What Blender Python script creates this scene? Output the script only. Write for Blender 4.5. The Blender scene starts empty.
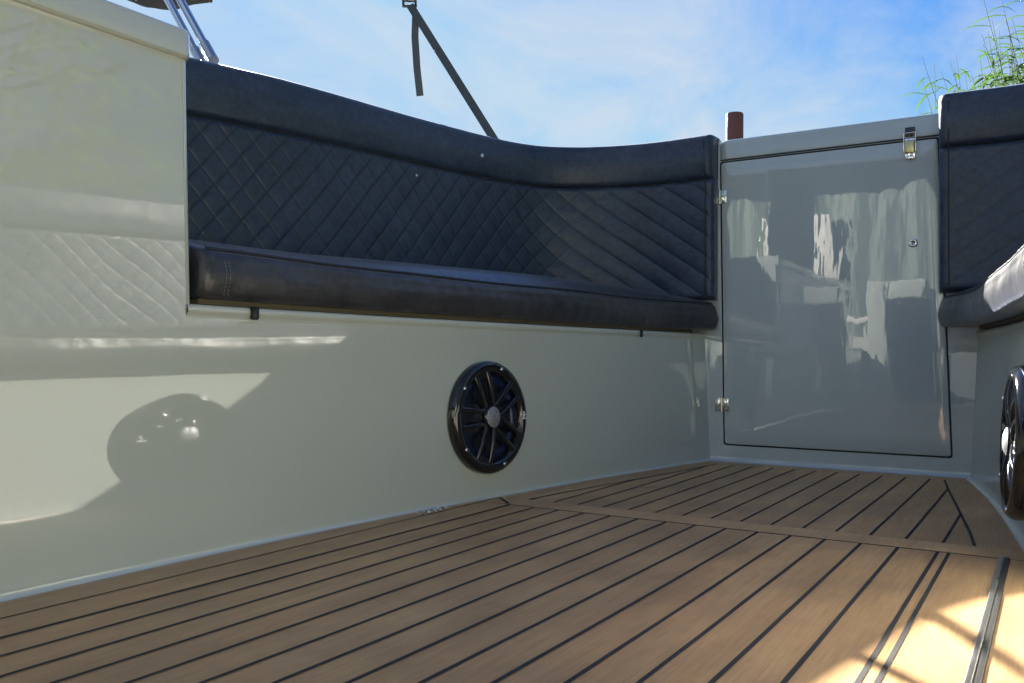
import bpy, bmesh, math, random
import numpy as np
from mathutils import Vector, Matrix, noise as mnoise
random.seed(7)
R = math.radians
scene = bpy.context.scene
COL = scene.collection
CX = -0.996                      # a port point X has its starboard twin at CX - X
FL = math.tan(R(2.75))           # outward flare of the cockpit sides

# ------------------------------------------------------------------ materials
def mat(name):
    m = bpy.data.materials.new(name); m.use_nodes = True
    nt = m.node_tree; b = nt.nodes['Principled BSDF']
    return m, nt, b
def N(nt, t, **kw):
    n = nt.nodes.new(t)
    for k, v in kw.items():
        if k in n.inputs: n.inputs[k].default_value = v
        else: setattr(n, k, v)
    return n
def texco(nt, scale=(1, 1, 1), rot=(0, 0, 0), kind='Object'):
    tc = nt.nodes.new('ShaderNodeTexCoord'); mp = nt.nodes.new('ShaderNodeMapping')
    mp.inputs['Scale'].default_value = scale; mp.inputs['Rotation'].default_value = rot
    nt.links.new(tc.outputs[kind], mp.inputs['Vector']); return mp.outputs['Vector']
def noise(nt, vec, scale, detail=4, rough=.5, dist=0):
    n = nt.nodes.new('ShaderNodeTexNoise'); n.inputs['Scale'].default_value = scale
    n.inputs['Detail'].default_value = detail; n.inputs['Roughness'].default_value = rough
    n.inputs['Distortion'].default_value = dist
    nt.links.new(vec, n.inputs['Vector']); return n.outputs['Fac']
def ramp(nt, fac, stops):
    r = nt.nodes.new('ShaderNodeValToRGB'); e = r.color_ramp.elements
    while len(e) < len(stops): e.new(.5)
    for k, (p, c) in enumerate(stops):
        e[k].position = p; e[k].color = (*c, 1) if len(c) == 3 else c
    nt.links.new(fac, r.inputs['Fac']); return r.outputs['Color']
def bump(nt, b, h, strength, dist, chain=None, sock='Normal'):
    n = nt.nodes.new('ShaderNodeBump'); n.inputs['Strength'].default_value = strength
    n.inputs['Distance'].default_value = dist; nt.links.new(h, n.inputs['Height'])
    if chain is not None: nt.links.new(chain, n.inputs['Normal'])
    nt.links.new(n.outputs['Normal'], b.inputs[sock]); return n.outputs['Normal']
def mapr(nt, v, a, b_, c, d):
    n = nt.nodes.new('ShaderNodeMapRange')
    for i, x in enumerate((a, b_, c, d)): n.inputs[i + 1].default_value = x
    nt.links.new(v, n.inputs[0]); return n.outputs[0]
def simple(name, col, rough=.5, metal=0, coat=0, bumpy=None):
    m, nt, b = mat(name)
    b.inputs['Base Color'].default_value = (*col, 1); b.inputs['Metallic'].default_value = metal
    b.inputs['Coat Weight'].default_value = coat
    v = texco(nt); n = noise(nt, v, 60, 5, .6)
    nt.links.new(mapr(nt, n, .2, .8, max(0.0, rough - .06), rough + .08), b.inputs['Roughness'])
    if bumpy: bump(nt, b, noise(nt, v, bumpy[0], 5), bumpy[1], bumpy[2])
    return m

def gelcoat(name, col, rlo=.006, rhi=.03, coat=1.0, wave=.0011, ripple=0.0):
    m, nt, b = mat(name); v = texco(nt)
    big = noise(nt, v, 2.2, 3, .5); dirt = noise(nt, v, 38, 8, .75)
    c1 = ramp(nt, big, [(.3, tuple(x * .97 for x in col)), (.7, tuple(min(1, x * 1.03) for x in col))])
    spk = ramp(nt, noise(nt, v, 150, 2, .4), [(.16, (.30, .27, .22)), (.2, (1, 1, 1))])
    mx = N(nt, 'ShaderNodeMix', data_type='RGBA', blend_type='MULTIPLY'); mx.inputs[0].default_value = .6
    nt.links.new(c1, mx.inputs[6]); nt.links.new(spk, mx.inputs[7])
    nt.links.new(mx.outputs[2], b.inputs['Base Color'])
    nt.links.new(mapr(nt, dirt, .35, .75, rlo, rhi), b.inputs['Roughness'])
    b.inputs['IOR'].default_value = 1.52
    b.inputs['Coat Weight'].default_value = coat; b.inputs['Coat Roughness'].default_value = .012
    # mould waviness and a trace of orange peel
    n1 = bump(nt, b, noise(nt, texco(nt, (1, 1, .4)), 4.5, 1, .3), 1.0, wave)
    n2 = bump(nt, b, noise(nt, v, 120, 2, .5), .10, .00006, n1)
    if ripple: n2 = bump(nt, b, noise(nt, texco(nt, (1, 1, .22)), 34, 2, .5), 1.0, ripple, n2)
    nt.links.new(n2, b.inputs['Coat Normal'])
    return m
M = {}
M['gelcoat'] = gelcoat('gelcoat_cream', (.425, .462, .424))
M['gelcoat_door'] = gelcoat('gelcoat_shade_blue', (.385, .445, .465), ripple=.0002)  # cooler copy of the cream, blue of skylit shade put into its colour
M['gelcoat_dull'] = gelcoat('gelcoat_cream_dull', (.405, .436, .398), .11, .16, 0.0)

def leather(name, col, worn, rg=.36, coat=0.0):
    m, nt, b = mat(name); v = texco(nt)
    a = noise(nt, v, 9, 6, .65, .4); g = noise(nt, v, 70, 6, .7)
    c = ramp(nt, a, [(.3, col), (.72, worn)])
    c2 = ramp(nt, g, [(.3, (.62, .62, .62)), (.72, (1.55, 1.55, 1.5))])
    mx = N(nt, 'ShaderNodeMix', data_type='RGBA', blend_type='MULTIPLY'); mx.inputs[0].default_value = 1
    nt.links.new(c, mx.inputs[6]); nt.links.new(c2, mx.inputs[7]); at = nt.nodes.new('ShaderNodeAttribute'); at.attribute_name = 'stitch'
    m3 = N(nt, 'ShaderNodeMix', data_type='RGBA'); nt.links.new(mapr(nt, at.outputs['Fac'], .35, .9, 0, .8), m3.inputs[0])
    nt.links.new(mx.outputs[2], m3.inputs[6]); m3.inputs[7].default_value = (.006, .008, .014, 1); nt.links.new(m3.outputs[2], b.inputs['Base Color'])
    nt.links.new(mapr(nt, a, .3, .75, rg, rg + .14), b.inputs['Roughness'])
    b.inputs['Sheen Weight'].default_value = .10 if coat else .22; b.inputs['Sheen Roughness'].default_value = .4
    b.inputs['Sheen Tint'].default_value = (.6, .7, .95, 1)
    vo = nt.nodes.new('ShaderNodeTexVoronoi'); vo.inputs['Scale'].default_value = 420
    nt.links.new(v, vo.inputs['Vector'])
    n1 = bump(nt, b, noise(nt, v, 14, 3, .5), .6, .004)
    n2 = bump(nt, b, noise(nt, v, 120, 6, .7), .5, .0007, n1)
    bump(nt, b, vo.outputs['Distance'], .35, .0004, n2)
    b.inputs['Coat Weight'].default_value = coat; b.inputs['Coat Roughness'].default_value = .22
    return m
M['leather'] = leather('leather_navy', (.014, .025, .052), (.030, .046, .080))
M['leather_seat'] = leather('leather_charcoal', (.015, .016, .021), (.034, .033, .038), .28, .22)
M['thread'] = simple('thread', (.16, .16, .17), .7)
M['piping'] = simple('piping_navy', (.012, .014, .022), .45)

def teak(name, dark=1.0, ang=0.0):
    m, nt, b = mat(name)
    v = texco(nt, (1, .035, 1), (0, 0, ang)); vv = texco(nt)
    s = noise(nt, v, 330, 5, .65); w = noise(nt, texco(nt, (1, .12, 1), (0, 0, ang)), 14, 4, .55, .6); blot = noise(nt, vv, 5, 5, .6)
    c = ramp(nt, s, [(.28, tuple(x * dark for x in (.40, .235, .105))), (.75, tuple(x * dark for x in (.54, .34, .165)))])
    c2 = ramp(nt, w, [(.3, (.86, .83, .80)), (.7, (1.1, 1.1, 1.1))])
    c3 = ramp(nt, blot, [(.32, (.76, .75, .76)), (.62, (1.08, 1.08, 1.06))])
    mx = N(nt, 'ShaderNodeMix', data_type='RGBA', blend_type='MULTIPLY'); mx.inputs[0].default_value = 1
    mx2 = N(nt, 'ShaderNodeMix', data_type='RGBA', blend_type='MULTIPLY'); mx2.inputs[0].default_value = 1
    nt.links.new(c, mx.inputs[6]); nt.links.new(c2, mx.inputs[7])
    nt.links.new(mx.outputs[2], mx2.inputs[6]); nt.links.new(c3, mx2.inputs[7])
    nt.links.new(mx2.outputs[2], b.inputs['Base Color'])
    nt.links.new(mapr(nt, blot, .3, .7, .46, .62), b.inputs['Roughness'])
    b.inputs['Specular IOR Level'].default_value = .35
    n1 = bump(nt, b, s, .5, .0007)
    bump(nt, b, noise(nt, vv, 3.0, 2), .5, .006, n1)
    return m
M['teak'] = teak('synthetic_teak')
M['teak_cross'] = teak('synthetic_teak_cross', 1.18, R(90))
M['caulk'] = simple('black_caulk', (.011, .011, .013), .72)
M['rubber'] = simple('black_rubber', (.010, .010, .010), .5)
M['olive_seal'] = simple('olive_seal', (.06, .055, .03), .5)
M['ply'] = simple('dark_plywood', (.06, .046, .018), .6, bumpy=(90, .5, .001))
M['steel'] = simple('stainless', (.62, .62, .62), .12, 1)
M['steel_dull'] = simple('stainless_brushed', (.50, .50, .48), .3, 1)
M['brass'] = simple('yellowed_zinc', (.48, .44, .24), .3, 1)
M['chrome'] = simple('chrome', (.8, .8, .82), .06, 1)
M['black_gloss'] = simple('gloss_black_plastic', (.006, .006, .007), .09, 0, .6)
M['black_cone'] = simple('speaker_cone', (.006, .008, .014), .22)
M['sky_glint_ring'] = simple('speaker_surround', (.006, .016, .05), .2, .3)  # surround is black, its blue colour paints in the glint of the sky
M['white_print'] = simple('white_print', (.55, .56, .58), .4)
M['canvas'] = simple('black_canvas', (.022, .021, .026), .75, bumpy=(400, .4, .0006))
M['webbing'] = simple('grey_webbing', (.055, .066, .082), .7, bumpy=(700, .5, .0006))
M['pile'] = simple('red_brown_pile', (.16, .055, .045), .6, bumpy=(30, .6, .01))
M['flake'] = simple('pale_flake', (.62, .68, .78), .3)
M['blue_flake'] = simple('blue_flake', (.03, .07, .2), .35)
M['hull_dark'] = simple('grey_bench_base', (.10, .11, .12), .4)
M['hull'] = gelcoat('hull_gelcoat', (.50, .51, .46), .1, .2)
def leafmat(name, a, b2):
    m, nt, b = mat(name)
    oi = noise(nt, texco(nt), 3.2, 3)
    nt.links.new(ramp(nt, oi, [(.3, a), (.7, b2)]), b.inputs['Base Color'])
    b.inputs['Roughness'].default_value = .5
    b.inputs['Transmission Weight'].default_value = 0
    tr = nt.nodes.new('ShaderNodeBsdfTranslucent'); tr.inputs['Color'].default_value = (b2[0] * 1.3, b2[1] * 1.5, b2[2], 1)
    ms = nt.nodes.new('ShaderNodeMixShader'); ms.inputs[0].default_value = .4
    out = nt.nodes['Material Output']
    nt.links.new(b.outputs[0], ms.inputs[1]); nt.links.new(tr.outputs[0], ms.inputs[2]); nt.links.new(ms.outputs[0], out.inputs['Surface'])
    return m
M['reed'] = leafmat('reed_leaf', (.035, .085, .018), (.075, .14, .03))
M['reed_leaf_sunlit'] = leafmat('reed_leaf_sunlit', (.10, .17, .03), (.20, .30, .06))  # brighter copy of the reed leaf, sunlight put into its colour for the reflection
M['reed_stem'] = simple('reed_stem', (.11, .10, .06), .6)
M['plume'] = simple('reed_plume', (.10, .08, .08), .8)
def ground(name, a, b2, sc):
    m, nt, b = mat(name); v = texco(nt)
    nt.links.new(ramp(nt, noise(nt, v, sc, 8, .65), [(.3, a), (.7, b2)]), b.inputs['Base Color'])
    b.inputs['Roughness'].default_value = .85; bump(nt, b, noise(nt, v, sc * 4, 6), .6, .05); return m
M['bank'] = ground('bank_grass', (.05, .075, .02), (.10, .12, .04), 1.5)
m, nt, b = mat('canal_water'); b.inputs['Base Color'].default_value = (.02, .03, .025, 1); b.inputs['Roughness'].default_value = .06
bump(nt, b, noise(nt, texco(nt), 2.5, 5, .6), .5, .06); M['water'] = m

# ------------------------------------------------------------------ mesh helpers
def prop(o, label=None, cat=None, group=None, kind=None):
    if label: o['label'] = label
    if cat: o['category'] = cat
    if group: o['group'] = group
    if kind: o['kind'] = kind
    return o
def empty(name, loc=(0, 0, 0), rot=None):
    o = bpy.data.objects.new(name, None); COL.objects.link(o); o.location = loc; o.empty_display_size = .1
    if rot is not None: o.rotation_euler = rot
    return o
class MB:
    """collects vertices and faces (with material slots), builds ONE mesh object"""
    def __init__(s): s.v = []; s.f = []; s.mi = []; s.sm = []
    def add(s, v, f, mi=0, smooth=True):
        k = len(s.v); s.v += [tuple(p) for p in v]
        for q in f: s.f.append(tuple(k + i for i in q)); s.mi.append(mi); s.sm.append(smooth)
        return s
    def grid(s, P, closed_u=False, closed_v=False, flip=False, mi=0, smooth=True):
        nu, nv = len(P), len(P[0]); f = []
        for i in range(nu if closed_u else nu - 1):
            for j in range(nv if closed_v else nv - 1):
                a = i * nv + j; b_ = ((i + 1) % nu) * nv + j; c = ((i + 1) % nu) * nv + (j + 1) % nv; d = i * nv + (j + 1) % nv
                f.append((a, d, c, b_) if flip else (a, b_, c, d))
        return s.add([p for r in P for p in r], f, mi, smooth)
    def box(s, lo, hi, bev=.0, mi=0, seg=2, M4=None):
        bm = bmesh.new(); bmesh.ops.create_cube(bm, size=1)
        for v in bm.verts: v.co = Vector([(lo[i] + hi[i]) / 2 + v.co[i] * (hi[i] - lo[i]) for i in range(3)])
        if bev > 0: bmesh.ops.bevel(bm, geom=bm.edges[:], offset=bev, segments=seg, affect='EDGES', profile=.5)
        return s.bm(bm, mi, M4, smooth=bev > 0)
    def bm(s, bm, mi=0, M4=None, smooth=True):
        if M4 is not None: bm.transform(M4)
        bm.verts.index_update()
        s.add([v.co[:] for v in bm.verts], [[v.index for v in f.verts] for f in bm.faces], mi, smooth); bm.free(); return s
    def tube(s, pts, r, n=12, mi=0, caps=True, flat=1.0):
        pts = [Vector(p) for p in pts]; rs = r if isinstance(r, (list, tuple)) else [r] * len(pts)
        up = Vector((0, 0, 1)); P = []; prev = None
        for i, p in enumerate(pts):
            t = (pts[min(i + 1, len(pts) - 1)] - pts[max(i - 1, 0)]).normalized()
            if prev is None:
                a = t.cross(up if abs(t.z) < .95 else Vector((1, 0, 0))).normalized()
            else: a = (prev - t * prev.dot(t)).normalized()
            prev = a; b_ = t.cross(a)
            P.append([p + (a * math.cos(q) + b_ * math.sin(q) * flat) * rs[i] for q in [2 * math.pi * k / n for k in range(n)]])
        s.grid(P, closed_v=True, mi=mi)
        if caps:
            s.add(P[0], [tuple(range(n))], mi, False); s.add(P[-1], [tuple(range(n))[::-1]], mi, False)
        return s
    def lathe(s, prof, n=64, mi=0, axis_m=None, ang=None):
        P = []
        for k in range(n):
            a = 2 * math.pi * k / n
            P.append([Vector((r * math.cos(a), r * math.sin(a), z)) for r, z in prof])
        if axis_m is not None: P = [[axis_m @ p for p in r] for r in P]
        return s.grid(P, closed_u=True, mi=mi)
    def build(s, name, mats, parent=None, base=(0, 0, 0), autos=None):
        me = bpy.data.meshes.new(name)
        bx, by, bz = base
        me.from_pydata([(x - bx, y - by, z - bz) for x, y, z in s.v], [], s.f)
        for m_ in (mats if isinstance(mats, (list, tuple)) else [mats]): me.materials.append(m_)
        me.polygons.foreach_set('material_index', s.mi); me.polygons.foreach_set('use_smooth', s.sm)
        me.validate(); me.update()
        o = bpy.data.objects.new(name, me); COL.objects.link(o)
        if parent: o.parent = parent
        else: o.location = base
        if autos:
            bm = bmesh.new(); bm.from_mesh(me)
            bmesh.ops.remove_doubles(bm, verts=bm.verts[:], dist=.00005)
            for e in bm.edges:
                if len(e.link_faces) == 2 and e.calc_face_angle(0) > R(autos): e.smooth = False
            bmesh.ops.recalc_face_normals(bm, faces=bm.faces[:])
            bm.to_mesh(me); bm.free()
        return o

# ------------------------------------------------------------------ plan curves
WP = [(-3.2, -1.03), (-1.5, -1.03), (-.5, -1.027), (.3, -1.025), (.65, -1.025), (.82, -1.023), (1.09, -1.009), (1.31, -.990), (1.525, -.961),
      (1.876, -.915), (2.138, -.868), (2.36, -.820), (2.5, -.790)]
_ys = np.array([p[0] for p in WP]); _xs = np.array([p[1] for p in WP])
def _smooth(ys, xs):
    g = np.linspace(ys[0], ys[-1], 600); v = np.interp(g, ys, xs); k = np.ones(25) / 25
    vp = np.pad(v, 12, mode='reflect', reflect_type='odd'); return g, np.convolve(vp, k, 'valid')
_g, _v = _smooth(_ys, _xs)
def wl(y): return float(np.interp(y, _g, _v))                 # port wall X at floor level
SP = [(-3.2, .36), (-.2, .36), (.2, .33), (.55, .21), (.85, .078), (1.1, .022)]
_s2 = [(y, x) for y, x in SP] + [(y, CX - wl(y) + .005) for y in (1.3, 1.5, 1.7, 1.9, 2.1, 2.3, 2.5)]
_g2, _v2 = _smooth(np.array([p[0] for p in _s2]), np.array([p[1] for p in _s2]))
def wr(y): return float(np.interp(y, _g2, _v2))               # starboard wall X at floor level
YB = 2.37                                                     # bulkhead face
YN = .816                                                     # where the tall port panel ends

def side_pt(y, o, z, sb):
    """o = outward offset from the wall line (flare added)"""
    X = wr(y) if sb else wl(y); d = o + z * FL
    return (X + d, y, z) if sb else (X - d, y, z)

# ------------------------------------------------------------------ the sole (floor)
deck = MB()
ZF = .0
YA, YC = 1.43, 1.503           # hatch end gap, first rear seam
XL, XR = -.886, -.069
nY = 90
def sheet(mb, y0, y1, fx0, fx1, z, mi, n=40):
    P = []
    for i in range(n + 1):
        y = y0 + (y1 - y0) * i / n; P.append([(fx0(y), y, z), (fx1(y), y, z)])
    mb.grid(P, flip=True, mi=mi, smooth=False)
# moulded sole under everything, teak sheet on it
sheet(deck, -3.1, 2.42, lambda y: wl(y) - .02, lambda y: wr(y) + .02, -.006, 2, 60)
GAP = .0026
sheet(deck, -3.1, YA, lambda y: wl(y) + .006, lambda y: XL - .008, ZF, 0)                 # port margin plank
sheet(deck, -3.1, YA, lambda y: XR + .014, lambda y: wr(y) - .0135, ZF, 0)                 # starboard margin
sheet(deck, YA + GAP, YB - .004, lambda y: wl(y) + .006, lambda y: wr(y) - .0135, ZF, 0)
def seam(mb, pts, w=.0048, z=.0006, mi=1):
    """thin caulk strip that follows a polyline, slightly uneven"""
    L = []; 
    for i in range(len(pts) - 1):
        a, b_ = Vector(pts[i]), Vector(pts[i + 1]); n = max(2, int((b_ - a).length / .06))
        for k in range(n): L.append(a.lerp(b_, k / n))
    L.append(Vector(pts[-1])); P = []
    for i, p in enumerate(L):
        t = (L[min(i + 1, len(L) - 1)] - L[max(i - 1, 0)]).normalized(); nn = Vector((-t.y, t.x))
        q = p + nn * .0008 * mnoise.noise(Vector((p.x * 9, p.y * 5, 3)))
        ww = w * (1 + .12 * mnoise.noise(Vector((p.x * 30, p.y * 30, 9))))
        P.append([(q.x - nn.x * ww / 2, q.y - nn.y * ww / 2, z), (q.x + nn.x * ww / 2, q.y + nn.y * ww / 2, z)])
    mb.grid(P, flip=False, mi=mi, smooth=False)
bordR = [(-.105, 1.503), (-.120, 1.62), (-.141, 1.756), (-.170, 1.94), (-.196, 2.11), (-.224, 2.30)]
bordL = [(CX - x, y) for x, y in bordR]
seam(deck, bordR); seam(deck, bordL)
def bx(y, b_): return float(np.interp(y, [p[1] for p in b_], [p[0] for p in b_]))
for k in range(0, 15):
    x = -.886 + .0527 * k
    ys = [y for y in np.linspace(YC, 2.297, 200) if bx(y, bordL) < x < bx(y, bordR)]
    if len(ys) > 8: seam(deck, [(x, ys[0]), (x, ys[-1])])
sheet(deck, YA + GAP, YC - .004, lambda y: XL - .004, lambda y: XR, ZF + .0004, 3)
seam(deck, [(XL - .004, YA), (XR, YA)], .0085, -.0002); seam(deck, [(XL - .0065, -3.0), (XL - .0065, YA)], .003, -.0002)
seam(deck, [(-.954, -3.0), (-.954, 1.49)], .0032)
seam(deck, [(-.954, 1.492), (-.897, 1.436)], .006, .0009)
floor = deck.build('floor', [M['teak'], M['caulk'], M['gelcoat'], M['teak_cross']])
prop(floor, 'brown synthetic teak cockpit floor with black caulked seams', kind='structure')

# removable hatch in the sole
hr = empty('deck_hatch', ((XL + XR) / 2, .2, 0))
hb = tuple(hr.location)
hm = MB()
HX0, HX1 = XL - .005, XR
sheet(hm, -1.6, YA - .0045, lambda y: HX0, lambda y: HX1, ZF + .0005, 0, 60)
hm.add([(HX0, YA - .0045, .0005), (HX1, YA - .0045, .0005), (HX1, YA - .0045, -.005), (HX0, YA - .0045, -.005)], [(0, 1, 2, 3)], 0, False)
for k in range(14):
    x = XL + .0527 * k; seam(hm, [(x, -1.5), (x, YA - .006)], .0052, .0012)
for x in (-.147, -.1325): seam(hm, [(x, -1.5), (x, YA - .006)], .0050, .0012)
hm.build('hatch_panel', [M['teak'], M['caulk']], hr, hb)
et = MB(); et.box((XR + .0005, -1.6, -.004), (XR + .0068, YA - .004, .0045), .0012)
et.build('edge_trim', M['steel_dull'], hr, hb)
et = MB(); et.box((XR + .0072, -1.6, -.005), (XR + .0135, YA + .001, .003), .001)
et.build('rubber_seal', M['rubber'], hr, hb)
prop(hr, 'large removable teak hatch in the floor with metal edge trim on its starboard side', 'floor hatch')

# ------------------------------------------------------------------ side walls
def side_section(c, ztop, lip):
    S = [(-c, 0.0)]
    for k in range(1, 7):
        a = math.pi / 2 * k / 6; S.append((-c * (1 - math.sin(a)), c * (1 - math.cos(a))))
    for z in np.linspace(c + .02, ztop - (.012 if lip else 0), 9): S.append((0, float(z)))
    if lip:
        S += [(-.0015, ztop - .009), (-.004, ztop - .006), (-.0045, ztop - .001), (-.003, ztop + .003), (.001, ztop + .005), (.01, ztop + .0055), (.10, ztop + .0055), (.75, ztop + .0055)]
    return S
def loft_side(mb, y0, y1, S, sb, n=70):
    P = []
    for i in range(n + 1):
        y = y0 + (y1 - y0) * i / n
        P.append([side_pt(y, o, z, sb) for o, z in S])
    mb.grid(P, flip=sb)
ZL = .350
for sb in (False, True):
    w = MB()
    c = .014 if sb else .007
    yend = YB + .03
    if not sb:
        ZM = .333; yj = YN - .012
        S = side_section(c, ZM, False); loft_side(w, -.75, yj, S, sb, 60); nA = len(w.v) // len(S)
        S2 = [(o_, z_) for o_, z_ in S]; loft_side(w, yj, yend, S2, sb, 90)
        S = [(0, z) for z in np.linspace(ZM, .7055, 7)]; loft_side(w, -.75, yj, S, sb, 60)
        S = [(0, ZM)] + [p for p in side_section(c, ZL, True) if p[1] > ZM + .001]; loft_side(w, yj, yend, S, sb, 90)
        S = side_section(c, ZL, True); loft_side(w, -3.1, -.75, S, sb, 20)
        w.grid([[(-1.052, -.75, .34), (-1.052, -.75, .7055)], [(-1.72, -.75, .34), (-1.72, -.75, .7055)]], flip=True)
        # rounded corner and return of the tall panel
        P = []
        for k in range(9):
            a = math.pi / 2 * k / 8; row = []
            for z in np.linspace(ZL - .002, .7055, 6):
                X = wl(YN) - z * FL; row.append((X - .012 * (1 - math.cos(a)), YN - .012 + .012 * math.sin(a), z))
            P.append(row)
        P.append([(-1.72, YN, r[2]) for r in P[-1]])
        w.grid(P, flip=False)
    else:
        S = side_section(c, ZL, True); loft_side(w, -.9, yend, S, sb, 150)
        S = side_section(c, .7055, False); loft_side(w, -3.1, -.9, S, sb, 20)
        P = [[(.36, -.9, .34), (.36, -.9, .70)], [(.8, -.9, .34), (.8, -.9, .70)]]; w.grid(P)
    o = w.build('side_wall', M['gelcoat_dull'] if sb else M['gelcoat'], autos=None)
    prop(o, 'glossy cream gelcoat side wall below the long bench, holding the whole round speaker' if not sb
         else 'glossy gelcoat side wall at the right edge of the photo below the sunlit seat', 'wall', kind='structure')
# cap rail of the tall panel
cap = MB()
P = []
yy = list(np.linspace(-.76, YN - .02, 14)) + [YN - .014, YN - .007, YN - .002, YN]
for i, y in enumerate(yy):
    ins = [0] * 14 + [0, .003, .008, .013]
    q = ins[i]; X = wl(min(y, YN)) - .705 * FL + .011
    sec = [(-.03, .7045), (-.003, .7045), (0, .7075), (0, .7405), (-.004, .7455), (-.012, .7475), (-.64, .7475), (-.64, .7045)]
    P.append([(X + a - (q if a > -.3 else 0), y, z) for a, z in sec])
cap.grid(P, closed_v=True)
cap.add(P[-1], [tuple(range(8))], 0, False)
o = cap.build('panel_cap', M['gelcoat'], base=(-1.3, -.5, .70), autos=40)
prop(o, 'thick cream gelcoat capping rail on top of the tall panel at upper left', 'cap rail')

# ------------------------------------------------------------------ backrest plan curve, seat cushions
def back_path(n=900):
    # straight, corner arc, straight along the bulkhead; returns points and outward normals (port)
    K_ = [(-1.625, .70), (-1.60, .85), (-1.522, 1.17), (-1.455, 1.42), (-1.400, 1.72), (-1.352, 1.98), (-1.262, 2.21), (-1.06, 2.315), (-.92, 2.330), (-.797, 2.322)]
    pts = []
    for i in range(len(K_) - 1):
        p0 = Vector(K_[max(i - 1, 0)]); p1 = Vector(K_[i]); p2 = Vector(K_[i + 1]); p3 = Vector(K_[min(i + 2, len(K_) - 1)])
        for t in np.linspace(0, 1, 30)[:-1]:
            pts.append(.5 * ((2 * p1) + (p2 - p0) * t + (2 * p0 - 5 * p1 + 4 * p2 - p3) * t * t + (3 * p1 - p0 - 3 * p2 + p3) * t ** 3))
    pts.append(Vector(K_[-1]))
    L = [0]
    for i in range(1, len(pts)): L.append(L[-1] + (pts[i] - pts[i - 1]).length)
    g = np.linspace(0, L[-1], n)
    X = np.interp(g, L, [p.x for p in pts]); Y = np.interp(g, L, [p.y for p in pts])
    k = np.ones(61) / 61; k = np.convolve(k, k); X = np.convolve(np.pad(X, 60, mode='reflect', reflect_type='odd'), k, 'valid'); Y = np.convolve(np.pad(Y, 60, mode='reflect', reflect_type='odd'), k, 'valid')
    return g, X, Y
G, BX, BY = back_path()
TX = np.gradient(BX, G); TY = np.gradient(BY, G); l_ = np.hypot(TX, TY); NX = -TY / l_; NY = TX / l_   # outward (left of travel)
LT = G[-1]
UC = 1.43                                    # where the corner wrap begins along the path
def sst(a, b_, x): 
    t = min(1, max(0, (x - a) / (b_ - a))); return t * t * (3 - 2 * t)
_pu = np.linspace(0, 3, 1500); _w = .060 + .026 * np.clip((_pu - (UC - .12)) / .42, 0, 1)
_pv = np.concatenate([[0], np.cumsum((_pu[1:] - _pu[:-1]) / _w[1:])])
def quilt(u, z, zs):
    """height of the upholstery at distance u along, z up; diamonds that stretch into folds in the corner"""
    h_ = .070
    ph = float(np.interp(u, _pu, _pv))
    k = sst(UC - .10, UC + .42, u)
    heff = h_ * (1 - k) + .058 * k
    v = zs - z
    wob = .05 * mnoise.noise(Vector((u * 7, z * 7, 1)))
    a = ph - (v - .17) / heff - .17 / h_ + wob
    b_ = ph + v / h_ + wob
    def groove(p, wd):
        d = abs(p - round(p)); return math.exp(-(d / wd) ** 2), d
    ga, da = groove(a, .050); gb, db = groove(b_, .050)
    puff = (min(1, da * 2) ** .5) * (min(1, db * 2) ** .5)
    amp_b = 1 - .75 * k
    hgt = .0014 * puff * (1 - .55 * k) - .0013 * ga * (1 - .2 * k) - .0013 * gb * amp_b
    hgt += k * .0021 * (abs(math.sin(math.pi * a)) ** .8) * (.75 + .5 * mnoise.noise(Vector((a * .9, z * 3, 2))))
    hgt += .0022 * mnoise.noise(Vector((u * 9, z * 9, 5)))
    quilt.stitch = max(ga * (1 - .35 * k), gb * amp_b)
    return hgt
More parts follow.
